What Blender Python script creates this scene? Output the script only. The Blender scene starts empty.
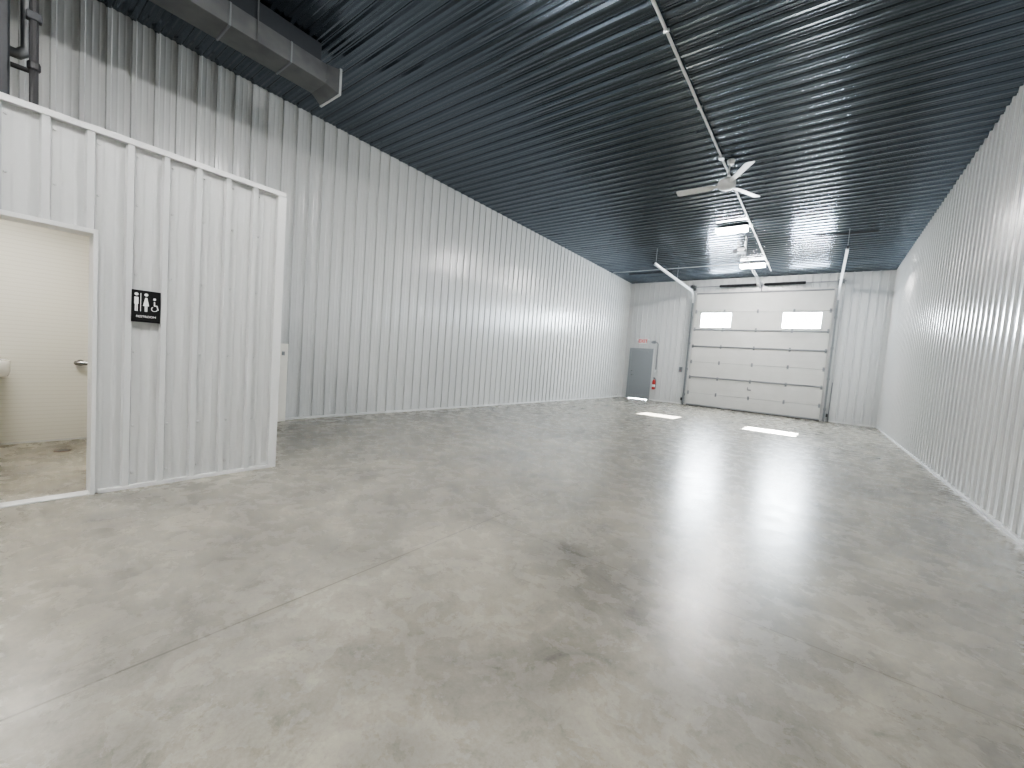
import bpy, bmesh, math, random
from mathutils import Vector, Matrix
random.seed(4)
S = bpy.context.scene
C = S.collection
PI = math.pi
try:
    S.view_settings.view_transform = 'AgX'; S.view_settings.look = 'AgX - Medium High Contrast'
except Exception: pass
# ------------------------------------------------ room measures
XL, XR, YF, YN, H = -6.78, 1.53, 16.85, -6.0, 4.87
RX, RY0, RY1, RH = -4.27, -1.7, 1.765, 2.66      # restroom front plane, ends, height
P = 0.21
# ------------------------------------------------ materials
def mat(name, col, rough=.5, metal=0, spec=.5, emit=None, es=0, coat=0):
    m = bpy.data.materials.new(name); m.use_nodes = True
    b = m.node_tree.nodes['Principled BSDF']
    b.inputs['Base Color'].default_value = (*col, 1)
    b.inputs['Roughness'].default_value = rough
    b.inputs['Metallic'].default_value = metal
    b.inputs['Specular IOR Level'].default_value = spec
    b.inputs['Coat Weight'].default_value = coat
    if emit:
        b.inputs['Emission Color'].default_value = (*emit, 1)
        b.inputs['Emission Strength'].default_value = es
    return m
def noisy(m, scale, lo, hi, bump=0, stretch=(1, 1, 1), rlo=None, rhi=None):
    nt = m.node_tree; n = nt.nodes; l = nt.links; b = n['Principled BSDF']
    tc = n.new('ShaderNodeTexCoord'); mp = n.new('ShaderNodeMapping'); mp.inputs['Scale'].default_value = stretch
    no = n.new('ShaderNodeTexNoise'); no.inputs['Scale'].default_value = scale; no.inputs['Detail'].default_value = 2
    l.new(tc.outputs['Object'], mp.inputs[0]); l.new(mp.outputs[0], no.inputs['Vector'])
    cr = n.new('ShaderNodeValToRGB'); cr.color_ramp.elements[0].color = (*lo, 1); cr.color_ramp.elements[1].color = (*hi, 1)
    cr.color_ramp.elements[0].position = .3; cr.color_ramp.elements[1].position = .7
    l.new(no.outputs[0], cr.inputs[0]); l.new(cr.outputs[0], b.inputs['Base Color'])
    if rlo is not None:
        mr = n.new('ShaderNodeMapRange'); mr.inputs[3].default_value = rlo; mr.inputs[4].default_value = rhi
        l.new(no.outputs[0], mr.inputs[0]); l.new(mr.outputs[0], b.inputs['Roughness'])
    if bump:
        bp = n.new('ShaderNodeBump'); bp.inputs['Strength'].default_value = bump; bp.inputs['Distance'].default_value = .01
        l.new(no.outputs[0], bp.inputs['Height']); l.new(bp.outputs[0], b.inputs['Normal'])
    return m
M = {}
M['wall'] = noisy(mat('white_wall_metal', (.72, .74, .74), .3, 0, .9), .8, (.585, .595, .595), (.615, .625, .62), 0, (1, 1, .3), .19, .27)
M['ceil'] = noisy(mat('charcoal_ceiling_metal', (.02, .03, .04), .3, .68, 1.0), 1.2, (.096, .118, .145), (.114, .138, .168), .2, (.3, 4, 1), .15, .23)
M['trim'] = mat('white_trim', (.70, .705, .70), .35)
M['door_white'] = noisy(mat('door_panel_white', (.7, .7, .66), .45), 3, (.565, .56, .535), (.60, .595, .57), .1)
M['cream'] = mat('cream_cabinet_paint', (.84, .82, .76), .45)
M['galv'] = noisy(mat('galvanised_steel', (.5, .5, .5), .38, .7), 9, (.52, .53, .54), (.66, .67, .67), 0, (1, 1, 1), .3, .48)
M['duct'] = noisy(mat('dull_duct_steel', (.3, .3, .3), .42, .5), 5, (.10, .105, .11), (.15, .155, .155), 0, (1, 1, 1), .34, .5)
M['darkgalv'] = mat('dull_steel', (.22, .23, .24), .45, .7)
M['strut'] = mat('grey_strut_steel', (.24, .25, .26), .5, .2)
M['track'] = mat('zinc_white_track', (.68, .69, .70), .4, .35)
M['black'] = mat('black_metal', (.014, .014, .016), .45)
M['furn'] = mat('furnace_dark_grey', (.03, .033, .04), .45)
M['beam'] = mat('charcoal_beam_paint', (.022, .026, .032), .5)
M['white'] = mat('white_enamel', (.8, .8, .79), .3)
M['fan'] = mat('fan_white', (.74, .74, .73), .4)
M['ceramic'] = mat('white_ceramic', (.88, .88, .86), .12, coat=.4)
M['chrome'] = mat('chrome', (.36, .36, .36), .25, 1)
M['greydoor'] = mat('grey_door_paint', (.27, .29, .305), .45)
M['red'] = mat('red_enamel', (.40, .015, .012), .35)
M['redlit'] = mat('red_exit_letters', (.75, .006, .005), .6)
M['copper'] = mat('rust_brown_pipe', (.12, .06, .04), .5, .3)
M['led'] = mat('led_diffuser', (.9, .9, .9), .5, emit=(1, .985, .965), es=300)
M['warm'] = mat('warm_diffuser', (.9, .9, .85), .5, emit=(1, .955, .87), es=28)
M['signwhite'] = mat('sign_white', (.88, .88, .88), .6)
M['signblack'] = mat('sign_black', (.010, .010, .011), .6, spec=.2)
M['roof'] = mat('restroom_roof_board', (.30, .26, .19), .8)
# restroom liner: cream with fine horizontal lines
def liner():
    m = mat('cream_liner', (.76, .72, .60), .45); nt = m.node_tree; n = nt.nodes; l = nt.links; b = n['Principled BSDF']
    tc = n.new('ShaderNodeTexCoord'); wv = n.new('ShaderNodeTexWave'); wv.bands_direction = 'Z'; wv.inputs['Scale'].default_value = 7.5
    cr = n.new('ShaderNodeValToRGB'); cr.color_ramp.elements[0].position = .0; cr.color_ramp.elements[0].color = (.74, .725, .665, 1)
    cr.color_ramp.elements[1].position = .2; cr.color_ramp.elements[1].color = (.80, .79, .735, 1)
    l.new(tc.outputs['Object'], wv.inputs['Vector']); l.new(wv.outputs['Fac'], cr.inputs[0]); l.new(cr.outputs[0], b.inputs['Base Color'])
    return m
M['liner'] = liner()
def concrete():
    m = mat('concrete', (.33, .31, .26), .4, spec=.42); nt = m.node_tree; n = nt.nodes; l = nt.links; b = n['Principled BSDF']
    tc = n.new('ShaderNodeTexCoord')
    def noise(sc, det, rough, dist, off=(0, 0, 0)):
        mp = n.new('ShaderNodeMapping'); mp.inputs['Location'].default_value = off
        o = n.new('ShaderNodeTexNoise'); o.inputs['Scale'].default_value = sc; o.inputs['Detail'].default_value = det
        o.inputs['Roughness'].default_value = rough; o.inputs['Distortion'].default_value = dist
        l.new(tc.outputs['Object'], mp.inputs[0]); l.new(mp.outputs[0], o.inputs['Vector']); return o.outputs[0]
    def ramp(src, stops):
        r = n.new('ShaderNodeValToRGB'); r.color_ramp.interpolation = 'EASE'; e = r.color_ramp.elements
        e[0].position, e[0].color = stops[0][0], (*stops[0][1], 1); e[1].position, e[1].color = stops[-1][0], (*stops[-1][1], 1)
        for p, c in stops[1:-1]:
            k = e.new(p); k.color = (*c, 1)
        l.new(src, r.inputs[0]); return r.outputs[0]
    def mul(a, bb, fac=1):
        x = n.new('ShaderNodeMix'); x.data_type = 'RGBA'; x.blend_type = 'MULTIPLY'; x.inputs[0].default_value = fac
        l.new(a, x.inputs[6]); l.new(bb, x.inputs[7]); return x.outputs[2]
    base = ramp(noise(.45, 5, .55, .3), [(.3, (.305, .284, .234)), (.5, (.352, .330, .277)), (.7, (.392, .37, .314))])
    st1 = ramp(noise(1.1, 14, .72, .55, (3, 1, 0)), [(.30, (.50, .505, .52)), (.46, (.79, .795, .805)), (.60, (1.04, 1.04, 1.03))])
    st2 = ramp(noise(3.4, 13, .76, .7, (17, 9, 0)), [(.32, (.60, .605, .62)), (.46, (.91, .91, .915)), (.62, (1.05, 1.05, 1.04))])
    st3 = ramp(noise(12, 9, .80, .4, (1, 4, 0)), [(.32, (.70, .705, .71)), (.5, (1, 1, 1)), (.7, (1.09, 1.09, 1.09))])
    gr = ramp(noise(60, 6, .75, 0), [(.25, (.82, .82, .82)), (.75, (1.10, 1.10, 1.10))])
    col = mul(mul(mul(mul(base, st1), st2, .95), st3, .85), gr, .85)
    # saw cut joints, soft edged
    sp = n.new('ShaderNodeSeparateXYZ'); l.new(tc.outputs['Object'], sp.inputs[0])
    def math_(op, a, v=None, bsock=None):
        q = n.new('ShaderNodeMath'); q.operation = op; l.new(a, q.inputs[0])
        if bsock is not None: l.new(bsock, q.inputs[1])
        elif v is not None: q.inputs[1].default_value = v
        return q.outputs[0]
    def line(sock, at):
        d = math_('ABSOLUTE', math_('SUBTRACT', sock, at))
        r = n.new('ShaderNodeMapRange'); r.inputs[1].default_value = .002; r.inputs[2].default_value = .008; r.inputs[3].default_value = 1; r.inputs[4].default_value = 0
        l.new(d, r.inputs[0]); return r.outputs[0]
    la = line(sp.outputs[0], -1.93)
    lb = math_('MULTIPLY', line(sp.outputs[1], 2.40), bsock=math_('GREATER_THAN', sp.outputs[0], -1.93))
    j = math_('MULTIPLY', math_('MAXIMUM', la, bsock=math_('MULTIPLY', lb, .8)), .72)
    dk = n.new('ShaderNodeMix'); dk.data_type = 'RGBA'; dk.inputs[7].default_value = (.06, .052, .04, 1)
    l.new(j, dk.inputs[0]); l.new(col, dk.inputs[6]); l.new(dk.outputs[2], b.inputs['Base Color'])
    rn = n.new('ShaderNodeMapRange'); rn.inputs[1].default_value = .35; rn.inputs[2].default_value = .65; rn.inputs[3].default_value = .23; rn.inputs[4].default_value = .31
    l.new(noise(5, 8, .7, .3, (2, 5, 0)), rn.inputs[0]); l.new(rn.outputs[0], b.inputs['Roughness'])
    bp = n.new('ShaderNodeBump'); bp.inputs['Strength'].default_value = .10; bp.inputs['Distance'].default_value = .004
    l.new(noise(4, 4, .5, .2), bp.inputs['Height']); l.new(bp.outputs[0], b.inputs['Normal'])
    return m
M['floor'] = concrete()
def glass():
    m = bpy.data.materials.new('window_glass'); m.use_nodes = True; nt = m.node_tree; n = nt.nodes; l = nt.links
    n.remove(n['Principled BSDF']); t = n.new('ShaderNodeBsdfTransparent'); g = n.new('ShaderNodeBsdfGlossy'); g.inputs['Roughness'].default_value = .03
    x = n.new('ShaderNodeMixShader'); x.inputs[0].default_value = .05
    l.new(t.outputs[0], x.inputs[1]); l.new(g.outputs[0], x.inputs[2]); l.new(x.outputs[0], n['Material Output'].inputs[0]); return m
M['glass'] = glass()
# ------------------------------------------------ mesh helpers
class MB:
    def __init__(s): s.bm = bmesh.new()
    def box(s, a, b, bev=0, mtx=None):
        bm = s.bm; a = Vector(a); b = Vector(b)
        r = bmesh.ops.create_cube(bm, size=1); vs = r['verts']
        c = (a + b) / 2; d = b - a
        for v in vs: v.co = Vector((v.co.x * d.x, v.co.y * d.y, v.co.z * d.z)) + c
        if bev:
            es = list({e for v in vs for e in v.link_edges})
            r2 = bmesh.ops.bevel(bm, geom=es, offset=bev, segments=2, profile=.5, affect='EDGES')
            vs = list({v for f in r2['faces'] for v in f.verts} | {v for v in vs if v.is_valid})
        if mtx is not None:
            for v in vs: v.co = mtx @ v.co
        return s
    def tube(s, pts, r, seg=12, rad=None):
        bm = s.bm; pts = [Vector(p) for p in pts]; rings = []
        prevn = None
        for i, p in enumerate(pts):
            if i == 0: t = pts[1] - p
            elif i == len(pts) - 1: t = p - pts[i - 1]
            else: t = (pts[i + 1] - p).normalized() + (p - pts[i - 1]).normalized()
            t.normalize()
            if prevn is None:
                up = Vector((0, 0, 1)) if abs(t.z) < .9 else Vector((1, 0, 0))
                nn = t.cross(up).normalized()
            else: nn = (prevn - t * prevn.dot(t)).normalized()
            prevn = nn; bb = t.cross(nn)
            rr = rad[i] if rad else r
            rings.append([bm.verts.new(p + (nn * math.cos(2 * PI * k / seg) + bb * math.sin(2 * PI * k / seg)) * rr) for k in range(seg)])
        for A, B in zip(rings, rings[1:]):
            for k in range(seg): bm.faces.new((A[k], A[(k + 1) % seg], B[(k + 1) % seg], B[k]))
        bm.faces.new(rings[0]); bm.faces.new(rings[-1]); return s
    def lathe(s, prof, o, ax='Z', seg=24):
        o = Vector(o); d = {'X': Vector((1, 0, 0)), 'Y': Vector((0, 1, 0)), 'Z': Vector((0, 0, 1))}[ax]
        u = {'X': Vector((0, 1, 0)), 'Y': Vector((0, 0, 1)), 'Z': Vector((1, 0, 0))}[ax]; w = d.cross(u)
        rings = [[s.bm.verts.new(o + d * h + (u * math.cos(2 * PI * k / seg) + w * math.sin(2 * PI * k / seg)) * max(r, .0004)) for k in range(seg)] for r, h in prof]
        for A, B in zip(rings, rings[1:]):
            for k in range(seg): s.bm.faces.new((A[k], A[(k + 1) % seg], B[(k + 1) % seg], B[k]))
        s.bm.faces.new(rings[0]); s.bm.faces.new(rings[-1]); return s
    def poly(s, pts, off):      # extruded planar polygon
        off = Vector(off); a = [s.bm.verts.new(Vector(p)) for p in pts]; b = [s.bm.verts.new(Vector(p) + off) for p in pts]
        s.bm.faces.new(a); s.bm.faces.new(b)
        for k in range(len(a)): s.bm.faces.new((a[k], a[(k + 1) % len(a)], b[(k + 1) % len(a)], b[k]))
        return s
    def build(s, name, m, parent=None, smooth=False, loc=None):
        bmesh.ops.recalc_face_normals(s.bm, faces=s.bm.faces)
        if loc is not None: bmesh.ops.translate(s.bm, verts=s.bm.verts, vec=-Vector(loc))
        me = bpy.data.meshes.new(name); s.bm.to_mesh(me); s.bm.free()
        me.materials.append(m)
        if smooth:
            for f in me.polygons: f.use_smooth = True
            try: me.set_sharp_from_angle(angle=math.radians(smooth if smooth > 1 else 40))
            except Exception: pass
        o = bpy.data.objects.new(name, me); C.objects.link(o)
        if loc is not None: o.location = loc
        if parent is not None:
            o.parent = parent
            if loc is None: o.matrix_parent_inverse = Matrix.Translation(parent.location).inverted()
        return o
def thing(name, label, cat, loc=(0, 0, 0), group=None, kind=None):
    o = bpy.data.objects.new(name, None); C.objects.link(o); o.location = loc; o.empty_display_size = .1
    o['label'] = label; o['category'] = cat
    if group: o['group'] = group
    if kind: o['kind'] = kind
    return o
def tag(o, label, cat, group=None):
    o['label'] = label; o['category'] = cat
    if group: o['group'] = group
    return o
def struct(o, label=None):
    o['kind'] = 'structure'
    if label: o['label'] = label
    return o
# rolled steel panel: a tall rib every pitch, two soft beads between
def profile(u0, u1, phase, pitch, hh, wb, wt, mh, mw):
    pts = [(u0, 0)]; k = math.floor((u0 - phase) / pitch) - 1
    base = [(-wb, 0), (-wt, hh), (wt, hh), (wb, 0)]
    for c in (pitch * .36, pitch * .64):
        for q in range(-4, 5): base.append((c + mw * q / 4, mh * .5 * (1 + math.cos(PI * q / 4))))
    while phase + k * pitch < u1 + pitch:
        c = phase + k * pitch
        for du, h in base:
            if u0 + .001 < c + du < u1 - .001: pts.append((c + du, h))
        k += 1
    pts.append((u1, 0)); pts.sort(); return pts
def ribbed(bm, fn, u0, u1, v0, v1, phase, thick, pitch=P, hh=.018, wb=.027, wt=.016, mh=.003, mw=.014):
    pr = profile(u0, u1, phase, pitch, hh, wb, wt, mh, mw); cols = []
    for u, h in pr:
        cols.append([bm.verts.new(fn(u, h, v0)), bm.verts.new(fn(u, h, v1)), bm.verts.new(fn(u, -thick, v1)), bm.verts.new(fn(u, -thick, v0))])
    for A, B in zip(cols, cols[1:]):
        for k in range(4): bm.faces.new((A[k], A[(k + 1) % 4], B[(k + 1) % 4], B[k]))
    bm.faces.new(cols[0]); bm.faces.new(cols[-1])
# ------------------------------------------------ shell
HR = .020     # rib height
CR = .024     # ceiling rib depth
b = MB(); b.box((XL - .2, YN - .2, -.15), (XR + .2, YF + .2, 0)); fl = b.build('floor', M['floor'])
struct(fl, 'stained beige grey concrete floor with saw cut joints')
b = MB(); ribbed(b.bm, lambda u, h, v: Vector((v, u, H - h)), YN - .1, YF + .1, XL - .1, XR + .1, .05, .12, hh=CR, wb=.034, wt=.014, mh=.009, mw=.028); struct(b.build('ceiling', M['ceil'], smooth=30), 'charcoal ribbed metal ceiling')
b = MB(); ribbed(b.bm, lambda u, h, v: Vector((XL + h, u, v)), YN, YF, 0, H, .06, .12, hh=HR); struct(b.build('wall_left', M['wall'], smooth=25), 'long white ribbed metal wall on the left')
b = MB(); ribbed(b.bm, lambda u, h, v: Vector((XR - h, u, v)), YN, YF, 0, H, .02, .12, hh=HR); struct(b.build('wall_right', M['wall'], smooth=25), 'white ribbed metal wall on the right')
b = MB(); ribbed(b.bm, lambda u, h, v: Vector((u, YN + h, v)), XL, XR, 0, H, .0, .12, hh=HR); struct(b.build('wall_near', M['wall'], smooth=25), 'white ribbed metal wall behind the viewer')
GX0, GX1, GZ = -4.10, .10, 4.32       # garage door
EX0, EX1, EZ = -6.52, -5.62, 2.08     # entry door
b = MB(); f = lambda u, h, v: Vector((u, YF - h, v))
for (u0, u1, z0, z1) in ((XL, EX0, 0, H), (EX0, EX1, EZ, H), (EX1, GX0 + .06, 0, H), (GX0 + .06, GX1 - .06, GZ - .06, H), (GX1 - .06, XR, 0, H)):
    ribbed(b.bm, f, u0, u1, z0, z1, -4.3, .15, hh=.018)
struct(b.build('wall_far', M['wall'], smooth=25), 'white ribbed metal end wall around the overhead door')
b = MB(); b.box((-5.44, YN + .03, 4.642), (-5.14, 2.50, H - CR), .004); struct(b.build('trim_6', M['beam']), 'dark beam under the ceiling above the air duct')
# restroom shell
DY0, DY1, DZ = -.42, .51, 1.93
b = MB(); f = lambda u, h, v: Vector((RX + h, u, v))
for (u0, u1, z0, z1) in ((RY0, DY0, 0, RH), (DY0, DY1, DZ, RH), (DY1, RY1, 0, RH)):
    ribbed(b.bm, f, u0, u1, z0, z1, .06, .12, hh=.034, wb=.028, wt=.018)
for k in range(-6, 9):      # screw heads beside the ribs
    y = .06 + k * P + .042
    for z in (.12, .5, 1.08, 1.68, 2.2, 2.56):
        if RY0 < y < RY1 and not (DY0 - .03 < y < DY1 + .03 and z < DZ + .05):
            b.lathe([(.009, 0), (.009, .006), (.005, .010)], (RX, y, z), 'X', 6)
struct(b.build('wall_restroom_front', M['wall'], smooth=25), 'white ribbed restroom wall with the door opening')
b = MB(); ribbed(b.bm, lambda u, h, v: Vector((u, RY1 + h - .02, v)), XL + .035, RX - .02, 0, RH, -4.5, .1); struct(b.build('wall_restroom_end', M['wall']), 'ribbed end wall of the restroom')
b = MB(); ribbed(b.bm, lambda u, h, v: Vector((u, RY0 - h + .02, v)), XL + .035, RX - .02, 0, RH, -4.5, .1); struct(b.build('wall_restroom_near', M['wall']), 'ribbed near wall of the restroom')
IX = -6.45
b = MB(); b.box((XL + .035, RY0 + .12, 0), (IX, RY1 - .12, 2.42)); struct(b.build('wall_restroom_back', M['liner']), 'cream lined back wall inside the restroom')
b = MB(); b.box((IX, RY1 - .16, 0), (RX - .12, RY1 - .12, 2.42)); b.box((IX, RY0 + .12, 0), (RX - .12, RY0 + .16, 2.42))
b.box((RX - .15, DY1, 0), (RX - .12, RY1 - .16, 2.42)); b.box((RX - .15, RY0 + .16, 0), (RX - .12, DY0, 2.42)); b.box((RX - .15, DY0, DZ), (RX - .12, DY1, 2.42))
struct(b.build('wall_restroom_lining', M['liner']), 'cream lining of the restroom side walls')
b = MB(); b.box((XL + .035, RY0 + .1, 2.42), (RX - .12, RY1 - .1, RH - .02)); struct(b.build('ceiling_restroom', M['roof']), 'flat top of the restroom box')
b = MB(); b.box((IX, RY0 + .16, 0), (IX + .008, RY1 - .16, .02)); struct(b.build('baseboard_restroom', M['trim']), 'thin trim at the foot of the restroom back wall')
# trims
b = MB(); b.box((RX - .13, RY0, RH - .035), (RX + .04, RY1 + .02, RH + .008), .003); struct(b.build('trim_1', M['trim']), 'white cap along the restroom wall top')
b = MB(); b.box((RX - .03, RY1 - .045, 0), (RX + .038, RY1 + .026, RH - .035), .003); struct(b.build('trim_2', M['trim']), 'white corner trim of the restroom')
b = MB(); b.box((RX - .155, DY1 - .012, 0), (RX + .037, DY1 + .012, DZ + .0), .002); b.box((RX - .155, DY0 - .03, 0), (RX + .037, DY0 + .012, DZ), .002); b.box((RX - .155, DY0 - .03, DZ - .012), (RX + .037, DY1 + .012, DZ + .02), .002)
struct(b.build('trim_3', M['trim']), 'white frame of the restroom doorway')
b = MB(); b.box((RX - .07, DY0 + .012, 0), (RX + .03, DY1 - .012, .012), .003); struct(b.build('trim_4', M['trim']), 'pale threshold strip in the restroom doorway')
b = MB(); b.box((RX, DY1 + .03, 0), (RX + .038, RY1 - .045, .03), .002); struct(b.build('baseboard_restroom_front', M['trim']), 'white base trim of the restroom wall')
b = MB(); b.box((XL, RY1 + .05, 0), (XL + .036, YF, .035), .002); struct(b.build('baseboard_left', M['trim']), 'white base trim of the left wall')
b = MB(); b.box((XR - .036, YN, 0), (XR, YF - .03, .035), .002); struct(b.build('baseboard_right', M['trim']), 'white base trim of the right wall')
b = MB()
for u0, u1 in ((EX1 + .07, GX0 - .07), (GX1 + .10, XR - .04)): b.box((u0, YF - .026, 0), (u1, YF, .05), .002)
struct(b.build('baseboard_far', M['trim']), 'white base trim of the end wall')
b = MB(); b.box((GX0 - .06, YF - .03, 0), (GX0 + .06, YF + .15, GZ + .04), .003); b.box((GX1 - .06, YF - .03, 0), (GX1 + .06, YF + .15, GZ + .04), .003)
b.box((GX0 + .06, YF - .03, GZ - .08), (GX1 - .06, YF + .15, GZ + .04), .003)
struct(b.build('trim_5', M['trim']), 'white jamb around the overhead door')
# ------------------------------------------------ overhead door
gd = thing('door_2', 'white sectional overhead door with two windows in the end wall', 'overhead door', ((GX0 + GX1) / 2, YF - .06, 0), kind='structure')
seams = [0.005, .5, 1.1, 1.7, 2.3, 2.95, 3.62, GZ + .06]
y0, y1 = YF - .085, YF - .035
WIN = ((-3.85, -2.83), (-1.23, -.17)); WZ0, WZ1 = 3.04, 3.56
for i in range(7):
    z0, z1 = seams[i] + .003, seams[i + 1] - .003
    b = MB()
    if i != 5:
        b.box((GX0, y0, z0), (GX1, y1, z1), .006)
        for q in (.33, .66): b.box((GX0 + .03, y0 - .004, z0 + (z1 - z0) * q - .006), (GX1 - .03, y0 + .01, z0 + (z1 - z0) * q + .006), .002)
    else:
        b.box((GX0, y0, z0), (GX1, y1, WZ0)); b.box((GX0, y0, WZ1), (GX1, y1, z1))
        for x0, x1 in ((GX0, WIN[0][0]), (WIN[0][1], WIN[1][0]), (WIN[1][1], GX1)): b.box((x0, y0, WZ0), (x1, y1, WZ1))
    b.build('door_section', M['door_white'], gd)
for i in range(1, 7):
    b = MB(); z = seams[i]; b.box((GX0 + .01, y1 - .03, z - .004), (GX1 - .01, y1 - .001, z + .004)); b.build('seam_gasket', M['strut'], gd)
for x0, x1 in WIN:
    b = MB(); t = .004
    b.box((x0 - .03, y0 - .008, WZ0 - .03), (x1 + .03, y0 + .01, WZ0 + t), .002); b.box((x0 - .03, y0 - .008, WZ1 - t), (x1 + .03, y0 + .01, WZ1 + .03), .002)
    b.box((x0 - .03, y0 - .008, WZ0 + t), (x0 + t, y0 + .01, WZ1 - t), .002); b.box((x1 - t, y0 - .008, WZ0 + t), (x1 + .03, y0 + .01, WZ1 - t), .002)
    w = b.build('window_frame', M['white'], gd)
    b = MB(); b.box((x0, y0 + .022, WZ0), (x1, y0 + .027, WZ1)); p = b.build('pane', M['glass'], w)
    p.matrix_parent_inverse = Matrix.Identity(4)
for z in (.04, 1.12, 2.30, 2.93, 4.30):
    b = MB(); b.box((GX0 + .02, y0 - .02, z - .026), (GX1 - .02, y0, z + .026), .004); b.box((GX0 + .02, y0 - .04, z - .014), (GX1 - .02, y0 - .018, z + .014), .004)
    b.build('strut', M['strut'], gd)
for z in seams[1:-1]:
    for x in (GX0 + .05, -3.07, -2.0, -.93, GX1 - .05):
        b = MB(); b.box((x - .03, y0 - .008, z - .07), (x + .03, y0, z + .07), .002); b.tube([(x - .035, y0 - .016, z), (x + .035, y0 - .016, z)], .012, 8)
        b.build('hinge', M['strut'], gd)
b = MB(); b.box((GX0, y0 - .01, 0), (GX1, y1 + .0, .02), .003); b.build('bottom_seal', M['black'], gd)
b = MB(); b.box((-2.06, y0 - .03, .78), (-1.94, y0, .82), .004); b.box((-2.06, y0 - .04, .80), (-2.04, y0, .90)); b.build('lift_handle', M['darkgalv'], gd)
# tracks
def track(x, label):
    t = thing('door_track', label, 'door track', (x, YF - .1, 0), group='door tracks')
    path = [Vector((x, YF - .13, .0)), Vector((x, YF - .13, 3.95))]
    for k in range(1, 9):
        a = k / 8 * PI / 2; path.append(Vector((x, YF - .13 - .42 * (1 - math.cos(a)), 3.95 + .42 * math.sin(a))))
    path.append(Vector((x, 12.05, 4.37)))
    nrm = Vector((1, 0, 0))
    def sweep(name, path, m_, w, d):
        b = MB(); sec = []
        for i, p in enumerate(path):
            tt = (path[min(i + 1, len(path) - 1)] - path[max(i - 1, 0)]).normalized(); q = nrm.cross(tt)
            sec.append([b.bm.verts.new(p + nrm * a + q * c) for a, c in ((-w, -d), (w, -d), (w, d), (-w, d))])
        for A, B in zip(sec, sec[1:]):
            for k in range(4): b.bm.faces.new((A[k], A[(k + 1) % 4], B[(k + 1) % 4], B[k]))
        b.bm.faces.new(sec[0]); b.bm.faces.new(sec[-1]); return b.build(name, M[m_], t)
    vr = sweep('vertical_rail', path[:2], 'darkgalv', .028, .032)
    sweep('horizontal_rail', path[1:], 'track', .028, .035)
    for z in (.4, 1.4, 2.4, 3.4):
        b = MB(); b.box((x - .04, YF - .10, z - .04), (x + .04, YF - .03, z + .04), .003); b.build('wall_bracket', M['darkgalv'], vr)
    for y in (12.15, 14.4):
        b = MB(); b.box((x - .007, y - .007, 4.40), (x + .007, y + .007, H - CR), .002); b.build('hanger', M['darkgalv'], t)
    b = MB(); b.tube([(x, 12.05, 4.37), (x, 11.93, 4.37)], .03, 10); b.build('bumper', M['black'], t)
    return t
track(GX0 - .10, 'galvanised overhead door track on the side nearer the grey entry door')
track(GX1 + .10, 'galvanised overhead door track on the side nearer the right wall')
for x0, x1, y, lab in ((-.45, .75, 12.5, 'black steel angle bar fixed to ceiling over the right door track'), (-6.2, -4.6, 15.1, 'black steel angle bar fixed to ceiling left of the door tracks')):
    b = MB(); b.box((x0, y - .02, H - CR - .004), (x1, y + .02, H - CR)); b.box((x0, y - .02, H - .06), (x1, y - .016, H - CR)); o = b.build('ceiling_angle_bar', M['black'], loc=((x0 + x1) / 2, y, H - .04)); tag(o, lab, 'angle bar')
# torsion spring shaft
ts = thing('torsion_spring_assembly', 'steel shaft with dark coil springs above the overhead door', 'door spring', (-2, YF - .2, 4.54))
b = MB(); b.tube([(GX0 - .25, YF - .2, 4.54), (GX1 + .25, YF - .2, 4.54)], .016, 12); b.build('shaft', M['strut'], ts)
for x0, x1 in ((-3.3, -2.12), (-1.88, -.7)):
    b = MB(); n = 60
    prof = []
    for k in range(n * 2 + 1): prof.append((.045 + (.008 if k % 2 else 0), (x1 - x0) * k / (n * 2)))
    b.lathe(prof, (x0, YF - .2, 4.54), 'X', 14); b.build('spring', M['black'], ts)
for x in (GX0 - .18, GX1 + .18):
    b = MB(); b.lathe([(.02, -.03), (.09, -.03), (.09, -.02), (.07, -.01), (.07, .01), (.09, .02), (.09, .03), (.02, .03)], (x, YF - .2, 4.54), 'X', 20); b.build('cable_drum', M['darkgalv'], ts)
for x in (GX0 - .1, -2.0, GX1 + .1):
    b = MB(); b.box((x - .006, YF - .25, 4.46), (x + .006, YF - .03, 4.62)); b.box((x - .05, YF - .034, 4.44), (x + .05, YF - .019, 4.64)); b.build('bearing_bracket', M['darkgalv'], ts)
# operator
op = thing('door_operator', 'dark motor unit and rail hanging from the ceiling before the overhead door', 'door opener', (-1.95, 12.0, 4.5))
b = MB(); b.box((-2.05, 11.86, 4.46), (-1.85, 12.14, 4.57), .012); mh_ = b.build('motor_housing', M['furn'], op)
b = MB(); b.tube([(-2.15, 12.0, 4.51), (-2.05, 12.0, 4.51)], .045, 16); b.build('motor', M['furn'], mh_)
b = MB(); b.box((-1.985, 12.14, 4.49), (-1.97, YF - .26, 4.515)); b.box((-1.93, 12.14, 4.49), (-1.915, YF - .26, 4.515))
for k in range(5): b.box((-1.985, 12.6 + k * .95, 4.49), (-1.915, 12.63 + k * .95, 4.495))
b.build('rail', M['strut'], op)
b = MB(); b.tube([(-1.95, YF - .6, 4.48), (-1.95, YF - .12, 4.30)], .012, 8); b.build('door_arm', M['strut'], op)
for sx in (-.08, .08):
    b = MB()
    for y in (11.9, 12.1): b.box((-1.95 + sx - .008, y - .008, 4.565), (-1.95 + sx + .008, y + .008, H - CR))
    b.tube([(-1.95 + sx, 11.9, 4.59), (-1.95 + sx, 12.1, H - CR - .01)], .006, 6); b.build('hanger_frame', M['darkgalv'], op)
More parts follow.
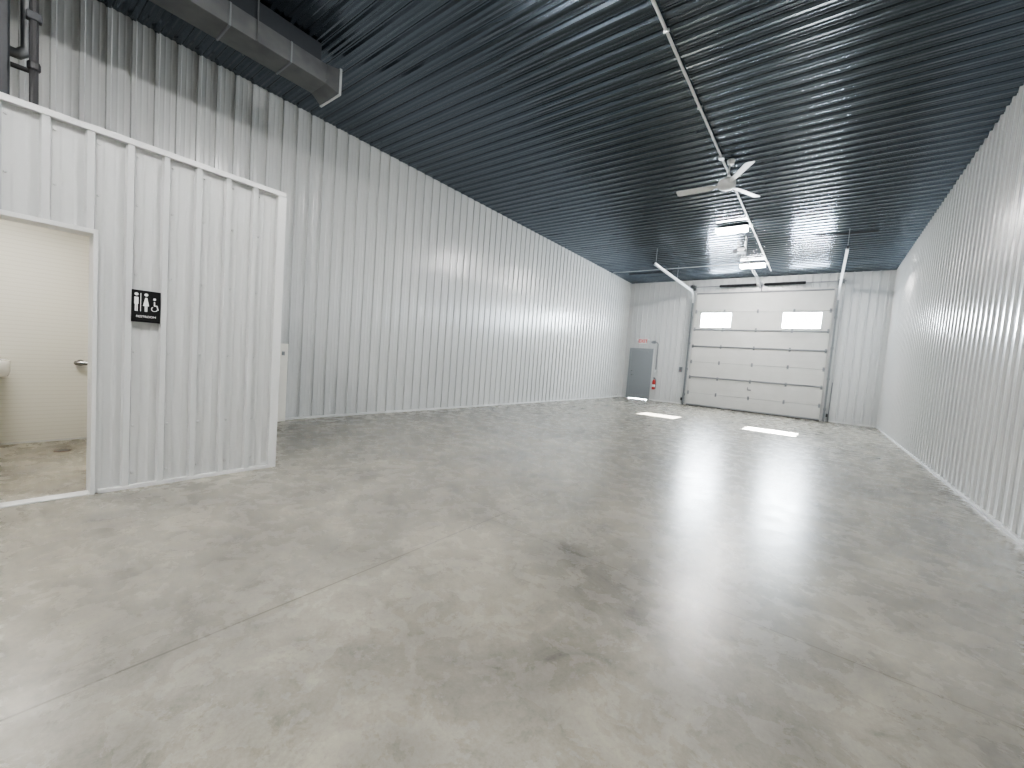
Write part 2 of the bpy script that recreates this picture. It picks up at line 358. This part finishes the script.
# ------------------------------------------------ entry door
ed = thing('door_1', 'grey steel entry door in the far left corner', 'door', ((EX0 + EX1) / 2, YF, 0), kind='structure')
b = MB(); b.box((EX0 - .05, YF - .03, 0), (EX0 + .03, YF + .12, EZ + .05), .003); b.box((EX1 - .03, YF - .03, 0), (EX1 + .05, YF + .12, EZ + .05), .003); b.box((EX0 + .03, YF - .03, EZ - .03), (EX1 - .03, YF + .12, EZ + .05), .003)
b.build('door_frame', M['greydoor'], ed)
b = MB(); b.box((EX0 + .03, YF - .02, .01), (EX1 - .03, YF + .025, EZ - .03), .003); leaf = b.build('door_leaf', M['greydoor'], ed)
b = MB(); b.lathe([(.03, .02), (.03, .03), (.012, .035), (.012, .06)], (EX0 + .11, YF, 1.0), 'Y')
for v in b.bm.verts: v.co.y = 2 * YF - v.co.y
b.tube([(EX0 + .11, YF - .06, 1.0), (EX0 + .23, YF - .062, 1.0)], .009, 8); b.build('lever_handle', M['chrome'], leaf, True)
b = MB(); b.lathe([(.024, 0), (.028, .02)], (EX0 + .11, YF - .04, 1.16), 'Y'); b.build('deadbolt', M['chrome'], leaf)
b = MB(); b.box((EX0 + .55, YF - .06, EZ - .11), (EX0 + .76, YF - .02, EZ - .07), .005); b.tube([(EX0 + .6, YF - .05, EZ - .07), (EX0 + .45, YF - .12, EZ - .04), (EX0 + .3, YF - .03, EZ + .01)], .006, 6); b.build('door_closer', M['greydoor'], ed)
# exit sign
def text_mesh(txt, size, mtx, name, m_, parent, depth=.001, bold=0):
    cu = bpy.data.curves.new(name, 'FONT'); cu.body = txt; cu.size = size; cu.align_x = 'CENTER'; cu.align_y = 'CENTER'; cu.extrude = depth; cu.offset = bold
    to = bpy.data.objects.new('t', cu); C.objects.link(to); bpy.context.view_layer.update()
    dg = bpy.context.evaluated_depsgraph_get(); me = bpy.data.meshes.new_from_object(to.evaluated_get(dg))
    bpy.data.objects.remove(to); me.transform(mtx); me.materials.clear(); me.materials.append(m_)
    o = bpy.data.objects.new(name, me); C.objects.link(o); o.parent = parent
    o.matrix_parent_inverse = Matrix.Translation(parent.location).inverted(); return o
ESZ = 2.42
es = thing('exit_sign', 'small white exit sign with red letters above the grey entry door', 'exit sign', (-6.02, YF - .02, ESZ))
b = MB(); b.box((-6.19, YF - .075, ESZ - .10), (-5.85, YF - .018, ESZ + .10), .006); b.build('housing', M['white'], es)
mx = Matrix(((1, 0, 0, -6.02), (0, 0, -1, YF - .077), (0, 1, 0, ESZ), (0, 0, 0, 1)))
text_mesh('EXIT', .19, mx, 'lettering', M['redlit'], es, bold=.006)
for x in (-6.25, -5.79):
    b = MB(); b.lathe([(.02, 0), (.04, -.04), (.04, -.06), (.01, -.065)], (x, YF - .04, ESZ + .06), 'Y', 16); b.tube([(x, YF - .05, ESZ + .06), (-6.02 + (.17 if x > -6 else -.17), YF - .05, ESZ + .06)], .01, 8); b.build('lamp_head', M['white'], es)
# conduit by entry door with box and extinguisher
cd = thing('wall_conduit', 'thin grey conduit running down beside the entry door to a switch box', 'conduit', (-5.40, YF - .03, 1.2))
b = MB(); b.tube([(-5.70, YF - .034, 2.40), (-5.50, YF - .034, 2.40), (-5.43, YF - .034, 2.38), (-5.40, YF - .034, 2.32), (-5.40, YF - .034, 1.28)], .018, 8); b.build('pipe', M['darkgalv'], cd)
b = MB(); b.box((-5.45, YF - .075, 1.14), (-5.35, YF - .0181, 1.28), .004); sb = b.build('switch_box', M['galv'], cd)
b = MB(); b.box((-5.42, YF - .085, 1.19), (-5.38, YF - .075, 1.23), .002); b.build('switch', M['white'], sb)
b = MB(); b.box((-5.64, YF - .07, 2.34), (-5.50, YF - .0181, 2.46), .004); b.build('junction_box', M['darkgalv'], cd)
fe = thing('fire_extinguisher', 'red fire extinguisher hanging on the wall beside the entry door', 'fire extinguisher', (-5.40, YF - .12, .42))
X, Y = -5.40, YF - .12
b = MB(); b.lathe([(.02, .46), (.055, .462), (.065, .48), (.065, .78), (.058, .82), (.04, .85), (.025, .87)], (X, Y, 0), 'Z', 24); cyl = b.build('cylinder', M['red'], fe, True)
b = MB(); b.lathe([(.066, .57), (.0665, .58), (.0665, .66), (.066, .67)], (X, Y, 0), 'Z', 24); b.build('label_band', M['signwhite'], cyl, True)
b = MB(); b.tube([(X, Y, .86), (X, Y, .93)], .02, 12); b.box((X - .015, Y - .02, .91), (X + .015, Y + .02, .95)); b.build('valve', M['black'], fe)
b = MB(); b.box((X - .012, Y - .11, .95), (X + .012, Y + .01, .965), .003); b.box((X - .012, Y - .10, .915), (X + .012, Y, .925), .003); b.build('handle', M['black'], fe)
b = MB(); b.tube([(X, Y, .92), (X + .06, Y - .01, .91), (X + .085, Y - .02, .84), (X + .085, Y - .02, .60), (X + .08, Y - .02, .5)], .011, 8, [.011, .011, .011, .011, .018]); b.build('hose', M['black'], fe, True)
b = MB(); b.box((X - .03, Y + .061, .60), (X + .03, YF, .86), .003); b.build('wall_bracket', M['darkgalv'], fe)
# controls beside garage door
cb = thing('door_control_box', 'small grey push button box with conduit left of the overhead door', 'control box', (-4.42, YF - .03, 1.35))
b = MB(); b.box((-4.48, YF - .10, 1.26), (-4.37, YF - .018, 1.46), .006); bx_ = b.build('box', M['darkgalv'], cb)
for k, z in enumerate((1.31, 1.36, 1.41)):
    b = MB(); b.lathe([(.014, 0), (.014, -.012), (.01, -.016)], (-4.425, YF - .10, z), 'Y', 12); b.build('button', [M['red'], M['black'], M['black']][k], bx_)
b = MB(); b.tube([(-4.425, YF - .032, 1.46), (-4.425, YF - .032, H - CR)], .013, 8); b.build('pipe', M['galv'], cb)
for x, lab in ((GX0 - .17, 'small black safety sensor low on the left door track'), (GX1 + .17, 'small black safety sensor low on the right door track')):
    s = thing('safety_sensor', lab, 'sensor', (x, YF - .12, .0), group='safety sensors')
    b = MB(); b.box((x - .025, YF - .17, .16), (x + .03, YF - .10, .27), .006); b.build('body', M['black'], s)
    b = MB(); b.box((x - .004, YF - .10, .0), (x + .004, YF - .06, .24)); b.build('bracket', M['darkgalv'], s)
b = MB(); b.tube([(GX1 + .22, YF - .05, .0), (GX1 + .22, YF - .045, .3), (GX1 + .22, YF - .034, .4), (GX1 + .22, YF - .034, 1.3)], .012, 8)
o = b.build('sensor_conduit', M['darkgalv'], loc=(GX1 + .22, YF - .034, .3)); tag(o, 'short dark conduit rising from the sensor at the right door track', 'conduit')
# ------------------------------------------------ conduits on ceiling
zc = H - CR - .016
cc = thing('ceiling_conduit', 'long thin pale conduit running down the ceiling past the fan', 'conduit', (-1.65, 5, zc))
b = MB(); b.tube([(-1.65, -5.5, zc), (-1.65, 15.9, zc)], .016, 10); b.build('pipe', M['white'], cc)
for k in range(14):
    y = -4.6 + k * 1.5
    b = MB(); b.box((-1.68, y - .01, zc - .019), (-1.62, y + .01, zc + .016), .003); b.build('strap', M['galv'], cc)
for y in (3.05, 7.42, 11.0, 14.75):
    b = MB(); b.box((-1.69, y - .05, zc - .03), (-1.61, y + .05, zc + .016), .004); b.build('junction_box', M['galv'], cc)
b = MB(); b.tube([(-1.70, 14.66, zc), (-6.66, 14.66, zc), (-6.71, 14.66, zc - .03), (-6.735, 14.66, zc - .3)], .013, 8)
o = b.build('ceiling_conduit', M['galv'], loc=(-4, 14.66, zc)); tag(o, 'thin grey conduit crossing the far ceiling to the left wall', 'conduit')
# ------------------------------------------------ lights
def light(y, label):
    x = -2.05
    t = thing('high_bay_light', label, 'ceiling light', (x, y, H - .12), group='ceiling lights in a row')
    b = MB(); b.box((x - .34, y - .15, 4.785), (x + .34, y + .15, 4.805), .006); b.box((x - .28, y - .1, 4.805), (x + .28, y + .1, 4.825), .006); h_ = b.build('housing', M['white'], t)
    for q in (-.08, .08):
        b = MB(); b.box((x - .33, y + q - .045, 4.72), (x + .33, y + q + .045, 4.785), .016); b.build('diffuser', M['led'], h_)
    for sx in (-.25, .25):
        b = MB(); b.box((x + sx - .01, y - .01, 4.80), (x + sx + .01, y + .01, H - CR)); b.build('hanger', M['galv'], t)
light(11.0, 'bright white high bay light just beyond the ceiling fan')
light(14.75, 'bright white high bay light nearest the overhead door')
light(3.05, 'bright high bay light on the near side of the ceiling fan')
light(-.6, 'high bay light above the restroom doorway end')
light(-4.2, 'high bay light nearest the wall behind the viewer')
# ------------------------------------------------ fan
FX, FY, FZ = -1.57, 7.62, 4.46
fn = thing('ceiling_fan', 'white three blade ceiling fan hanging from the charcoal ceiling', 'ceiling fan', (FX, FY, FZ))
b = MB(); b.lathe([(.02, -.07), (.05, -.065), (.06, -.01), (.06, 0)], (FX + .03, FY, H - CR), 'Z'); b.build('canopy', M['fan'], fn, True)
b = MB(); b.tube([(FX, FY, FZ + .08), (FX + .02, FY, H - .07)], .014, 12); b.build('downrod', M['fan'], fn)
b = MB(); b.lathe([(.02, .10), (.06, .095), (.12, .06), (.14, .02), (.14, -.03), (.11, -.07), (.05, -.09), (.01, -.092)], (FX, FY, FZ), 'Z', 28); b.build('motor', M['fan'], fn, True)
for a in (180, 63, -57):
    R = Matrix.Translation((FX, FY, FZ - .02)) @ Matrix.Rotation(math.radians(a), 4, 'Z') @ Matrix.Rotation(math.radians(14), 4, 'X')
    b = MB(); pts = [(.20, -.05), (.30, -.065), (.78, -.075), (.805, -.05), (.805, .05), (.78, .07), (.30, .06), (.20, .05)]
    b.poly([R @ Vector((x, y, 0)) for x, y in pts], R.to_3x3() @ Vector((0, 0, .007))); bl = b.build('blade', M['fan'], fn)
    b = MB(); b.poly([R @ Vector((x, y, -.004)) for x, y in ((.10, -.02), (.22, -.035), (.27, 0), (.22, .035), (.10, .02))], R.to_3x3() @ Vector((0, 0, .004))); o = b.build('blade_arm', M['fan'], bl)
# ------------------------------------------------ duct and furnace
DX0, DX1, DZ0, DZ1 = -5.48, -5.12, 4.42, 4.64
du = thing('air_duct', 'square dull metal air duct hung under the ceiling above the restroom', 'air duct', (-5.2, 1.0, 4.38))
b = MB(); b.box((DX0, -1.2, DZ0), (DX1, 2.56, DZ1), .003)
b.build('duct_body', M['duct'], du)
for y in (.35, .95, 1.55, 2.15):
    b = MB(); b.box((DX0 - .01, y - .01, DZ0 - .01), (DX1 + .01, y + .01, DZ1), .002); b.build('flange', M['darkgalv'], du)
def quadframe(b, A, B):
    va = [b.bm.verts.new(p) for p in A]; vb = [b.bm.verts.new(p) for p in B]
    for k in range(4): b.bm.faces.new((va[k], va[(k + 1) % 4], vb[(k + 1) % 4], vb[k]))
b = MB()      # angular flared outlet
A = [(DX0, 2.56, DZ0), (DX1, 2.56, DZ0), (DX1, 2.56, DZ1), (DX0, 2.56, DZ1)]; B = [(DX0 - .04, 2.70, DZ0 - .07), (DX1 + .06, 2.70, DZ0 - .07), (DX1 + .06, 2.70, DZ1), (DX0 - .04, 2.70, DZ1)]
quadframe(b, A, B); hood = b.build('outlet_flare', M['duct'], du)
b = MB(); x0, x1, z0, z1 = DX0 - .05, DX1 + .07, DZ0 - .08, DZ1 + .01
b.box((x0, 2.695, z0), (x1, 2.72, z0 + .02)); b.box((x0, 2.695, z1 - .02), (x1, 2.72, z1)); b.box((x0, 2.695, z0 + .02), (x0 + .02, 2.72, z1 - .02)); b.box((x1 - .02, 2.695, z0 + .02), (x1, 2.72, z1 - .02))
b.build('outlet_rim', M['galv'], hood)
for k in range(3):
    b = MB(); z = DZ0 - .01 + k * .07; b.poly([(DX0 - .02, 2.64, z), (DX0 - .02, 2.715, z - .03), (DX0 - .02, 2.715, z - .024), (DX0 - .02, 2.64, z + .006)], (DX1 - DX0 + .06, 0, 0)); b.build('louver', M['duct'], hood)
for y in (-.9, .75, 1.8):
    for x in (DX0 - .016, DX1 + .016):
        b = MB(); b.box((x - .006, y - .006, DZ0 - .004), (x + .006, y + .006, H - CR)); b.build('hanger_strap', M['duct'], du)
b = MB(); b.box((DX1, 1.08, 4.46), (DX1 + .08, 1.2, 4.60), .01); b.tube([(DX1 + .04, 1.14, 4.60), (DX1 + .04, 1.14, H - CR)], .01, 8); b.build('damper_actuator', M['duct'], du)
zb = RH - .018
fu = thing('furnace', 'dark grey upright furnace standing on top of the restroom', 'furnace', (-5.25, -.2, zb))
b = MB(); b.box((-5.6, -.62, zb), (-4.95, .14, zb + 1.2), .012); cab = b.build('cabinet', M['furn'], fu)
b = MB(); b.box((-4.952, -.56, zb + .08), (-4.935, .08, zb + .55), .006); b.build('front_panel', M['black'], cab)
b = MB(); b.box((-4.952, -.56, zb + .62), (-4.935, .08, zb + 1.12), .006); b.build('front_panel', M['black'], cab)
b = MB(); b.box((-5.44, -.55, zb + 1.2), (-5.14, .05, DZ0 - .004), .004); b.build('plenum', M['furn'], fu)
gp = thing('gas_pipe', 'thin black gas pipe rising beside the furnace', 'pipe', (-4.86, .25, zb))
b = MB(); b.tube([(-4.86, .25, zb), (-4.86, .25, H - CR)], .024, 10); b.build('riser', M['black'], gp)
b = MB(); b.tube([(-4.86, .25, zb + .5), (-4.97, .25, zb + .5), (-4.98, .143, zb + .5)], .018, 10); b.lathe([(.03, 0), (.035, .01), (.035, .05), (.03, .06)], (-4.86, .25, zb + .47), 'Z', 12); b.build('branch', M['black'], gp)
b = MB(); b.box((-4.89, .21, zb + .82), (-4.83, .29, zb + .88), .008); b.build('shutoff_valve', M['furn'], gp)
flp = thing('flue_pipe', 'grey vent pipe rising beside the furnace to the duct', 'pipe', (-5.2, .2, zb))
b = MB(); b.tube([(-5.25, .144, zb + .7), (-5.25, .19, zb + .7), (-5.25, .235, zb + .75), (-5.25, .235, DZ0 - .014)], .038, 14); b.build('vent_pipe', M['duct'], flp, True)
b = MB(); b.lathe([(.038, 0), (.046, 0), (.046, .08), (.038, .08)], (-5.25, .235, zb + 1.2), 'Z', 14); b.build('coupling', M['black'], flp)
# ------------------------------------------------ sign
sx = RX + .036; sy, sz = .79, 1.44
sg = thing('restroom_sign', 'black restroom sign with white figures on the ribbed restroom wall', 'sign', (sx, sy, sz))
b = MB(); b.box((sx, sy - .086, sz - .122), (sx + .005, sy + .086, sz + .122), .0015); b.build('sign_plate', M['signblack'], sg)
def fig(polys, discs, rings=()):
    b = MB()
    for pl in polys: b.poly([(sx + .005, sy + u, sz + v) for u, v in pl], (.0012, 0, 0))
    for u, v, r in discs: b.lathe([(r, 0), (r, .0012)], (sx + .005, sy + u, sz + v), 'X', 20)
    for u, v, r, a0, a1 in rings:
        n = 14
        for k in range(n):
            t0, t1 = math.radians(a0 + (a1 - a0) * k / n), math.radians(a0 + (a1 - a0) * (k + 1) / n)
            b.poly([(sx + .005, sy + u + rr * math.cos(t), sz + v + rr * math.sin(t)) for rr, t in ((r, t0), (r, t1), (r - .005, t1), (r - .005, t0))], (.0012, 0, 0))
    return b
uo = -.058; vt = .068; vb = -.040
fig([[(uo - .012, vt), (uo + .012, vt), (uo + .012, .016), (uo + .008, .012), (uo + .008, vb), (uo + .002, vb), (uo + .001, .010), (uo - .001, .010), (uo - .002, vb), (uo - .008, vb), (uo - .008, .012), (uo - .012, .016)]], [(uo, .090, .0115)]).build('man_symbol', M['signwhite'], sg)
fig([[(-.0345, vb), (-.0310, vb), (-.0310, .100), (-.0345, .100)]], []).build('divider', M['signwhite'], sg)
uo = -.001
fig([[(uo - .006, vt), (uo + .006, vt), (uo + .018, .004), (uo + .008, .004), (uo + .007, vb), (uo + .002, vb), (uo + .001, .004), (uo - .001, .004), (uo - .002, vb), (uo - .007, vb), (uo - .008, .004), (uo - .018, .004)]], [(uo, .090, .0115)]).build('woman_symbol', M['signwhite'], sg)
uo = .055
fig([[(uo - .010, .044), (uo - .003, .044), (uo - .002, .016), (uo + .012, .016), (uo + .020, -.020), (uo + .013, -.022), (uo + .007, .008), (uo - .010, .008)]], [(uo - .006, .062, .009)], [(uo - .006, -.014, .020, 120, 350)]).build('wheelchair_symbol', M['signwhite'], sg)
mx = lambda v: Matrix(((0, 0, 1, sx + .0058), (1, 0, 0, sy), (0, 1, 0, sz + v), (0, 0, 0, 1)))
text_mesh('RESTROOM', .023, mx(-.080), 'lettering', M['signwhite'], sg, .0006)
# ------------------------------------------------ utility cabinet by wall
uc = thing('utility_cabinet', 'white low utility cabinet on the left wall just past the restroom corner', 'cabinet', (XL + .1, 2.65, 0))
b = MB(); b.box((XL + .038, 2.25, 0), (XL + .13, 2.93, 1.22), .006); b.build('body', M['cream'], uc)
b = MB(); b.box((XL + .13, 2.29, .05), (XL + .142, 2.90, 1.18), .004); ud = b.build('door', M['cream'], uc)
b = MB(); b.box((XL + .142, 2.83, 1.04), (XL + .16, 2.87, 1.10), .005); b.build('latch', M['darkgalv'], ud)
# ------------------------------------------------ restroom fittings
gb = thing('grab_bar', 'stainless grab bar on the cream back wall inside the restroom', 'grab bar', (IX, 1.0, .85))
b = MB(); b.tube([(IX + .005, .66, .85), (IX + .045, .645, .85), (IX + .065, .635, .85), (IX + .075, .66, .85), (IX + .075, 1.42, .85), (IX + .07, 1.445, .85), (IX + .045, 1.46, .85), (IX + .005, 1.46, .85)], .024, 14); b.build('bar', M['chrome'], gb, True)
for y in (.67, 1.46):
    b = MB(); b.lathe([(.034, 0), (.034, .006), (.03, .012)], (IX, y, .85), 'X', 20); b.build('wall_flange', M['chrome'], gb, True)
sk = thing('wall_sink', 'white wall hung sink inside the restroom doorway', 'sink', (IX, -.1, .72))
b = MB(); n = 28
def ring(cx, cy, rx, ry, z, e=3.2):
    out = []
    for k in range(n):
        t = 2 * PI * k / n; c, s_ = math.cos(t), math.sin(t)
        out.append(b.bm.verts.new((cx + rx * math.copysign(abs(c) ** (2 / e), c), cy + ry * math.copysign(abs(s_) ** (2 / e), s_), z)))
    return out
cx, cy = IX + .227, -.065
rs = [ring(cx - .04, cy, .16, .18, .70), ring(cx - .02, cy, .21, .235, .72), ring(cx, cy, .222, .247, .76), ring(cx, cy, .225, .25, .86), ring(cx, cy, .218, .243, .87), ring(cx + .03, cy, .16, .19, .865, 2.4), ring(cx + .03, cy, .13, .16, .80, 2.4), ring(cx + .02, cy, .05, .06, .75, 2)]
for A, B in zip(rs, rs[1:]):
    for k in range(n): b.bm.faces.new((A[k], A[(k + 1) % n], B[(k + 1) % n], B[k]))
b.bm.faces.new(rs[0]); b.bm.faces.new(rs[-1]); b.build('basin', M['ceramic'], sk, True)
b = MB(); b.tube([(IX + .07, cy, .865), (IX + .07, cy, .97), (IX + .10, cy, 1.0), (IX + .17, cy, .99), (IX + .18, cy, .96)], .013, 10); b.build('faucet', M['chrome'], sk, True)
b = MB(); b.tube([(IX + .2, cy, .72), (IX + .2, cy, .58), (IX + .12, cy, .52), (IX + .0, cy, .52)], .018, 10); b.build('trap', M['chrome'], sk, True)
for (x, y, r, lab) in ((-1.94, 11.55, .10, 'small round floor drain in the concrete before the overhead door'), (-5.92, .5, .06, 'small round floor drain inside the restroom')):
    t = thing('floor_drain', lab, 'drain', (x, y, 0))
    b = MB(); b.lathe([(r, 0), (r, .003), (r * .85, .004), (r * .85, 0)], (x, y, 0), 'Z', 28); b.build('rim', M['copper'], t)
    b = MB(); b.lathe([(r * .85, .0005), (r * .85, .0025)], (x, y, 0), 'Z', 24)
    for k in range(-3, 4): b.box((x - r * .7, y + k * r * .2 - r * .04, .002), (x + r * .7, y + k * r * .2 + r * .04, .0035))
    b.build('grate', M['darkgalv'], t)
rl = thing('restroom_ceiling_light', 'flat warm ceiling light inside the restroom', 'ceiling light', (-5.4, .1, 2.42))
b = MB(); b.box((-5.72, -.22, 2.38), (-5.08, .42, 2.42), .01); b.build('housing', M['white'], rl)
b = MB(); b.box((-5.69, -.19, 2.372), (-5.11, .39, 2.38), .004); b.build('diffuser', M['warm'], rl)
# ------------------------------------------------ sun and sky
w = bpy.data.worlds.new('World'); S.world = w; w.use_nodes = True
bg = w.node_tree.nodes['Background']; bg.inputs[0].default_value = (.83, .92, 1, 1); bg.inputs[1].default_value = 230
sl = bpy.data.lights.new('sun', 'SUN'); sl.energy = 150; sl.angle = math.radians(.6); sl.color = (1, .97, .92)
so = bpy.data.objects.new('sun', sl); C.objects.link(so); so.location = (-2, 25, 10)
so.rotation_euler = Vector((-.15, -5.25, -3.3)).to_track_quat('-Z', 'Y').to_euler()
for x0, x1 in WIN:      # sky portals in the two door windows
    pl = bpy.data.lights.new('sky_portal', 'AREA'); pl.shape = 'RECTANGLE'; pl.size = x1 - x0 + .1; pl.size_y = WZ1 - WZ0 + .1
    try: pl.cycles.is_portal = True
    except Exception: pl.energy = 0
    po = bpy.data.objects.new('sky_portal', pl); C.objects.link(po); po.location = ((x0 + x1) / 2, YF - .02, (WZ0 + WZ1) / 2)
    po.rotation_euler = Vector((0, -1, 0)).to_track_quat('-Z', 'Z').to_euler()
# ------------------------------------------------ camera from vanishing points
f = 405.0; hs = .077; vx, vy = 308.0, -1.0
D = Vector((-hs, 1, (hs * vx - vy) / f)).normalized()
Yv = Vector((vx, vy, f)).normalized(); Xv = D.cross(Yv).normalized()
ex = Vector((Xv.x, Yv.x, -D.x)); ey = Vector((Xv.y, Yv.y, -D.y)); ez = Vector((Xv.z, Yv.z, -D.z))
cam = bpy.data.cameras.new('camera'); co = bpy.data.objects.new('camera', cam); C.objects.link(co)
Rm = Matrix((ex, -ey, -ez)).transposed()
co.matrix_world = Matrix.Translation((0, 0, 1.25)) @ Rm.to_4x4()
cam.sensor_width = 36; cam.lens = f / 1024 * 36; cam.clip_start = .05; cam.clip_end = 200
S.camera = co
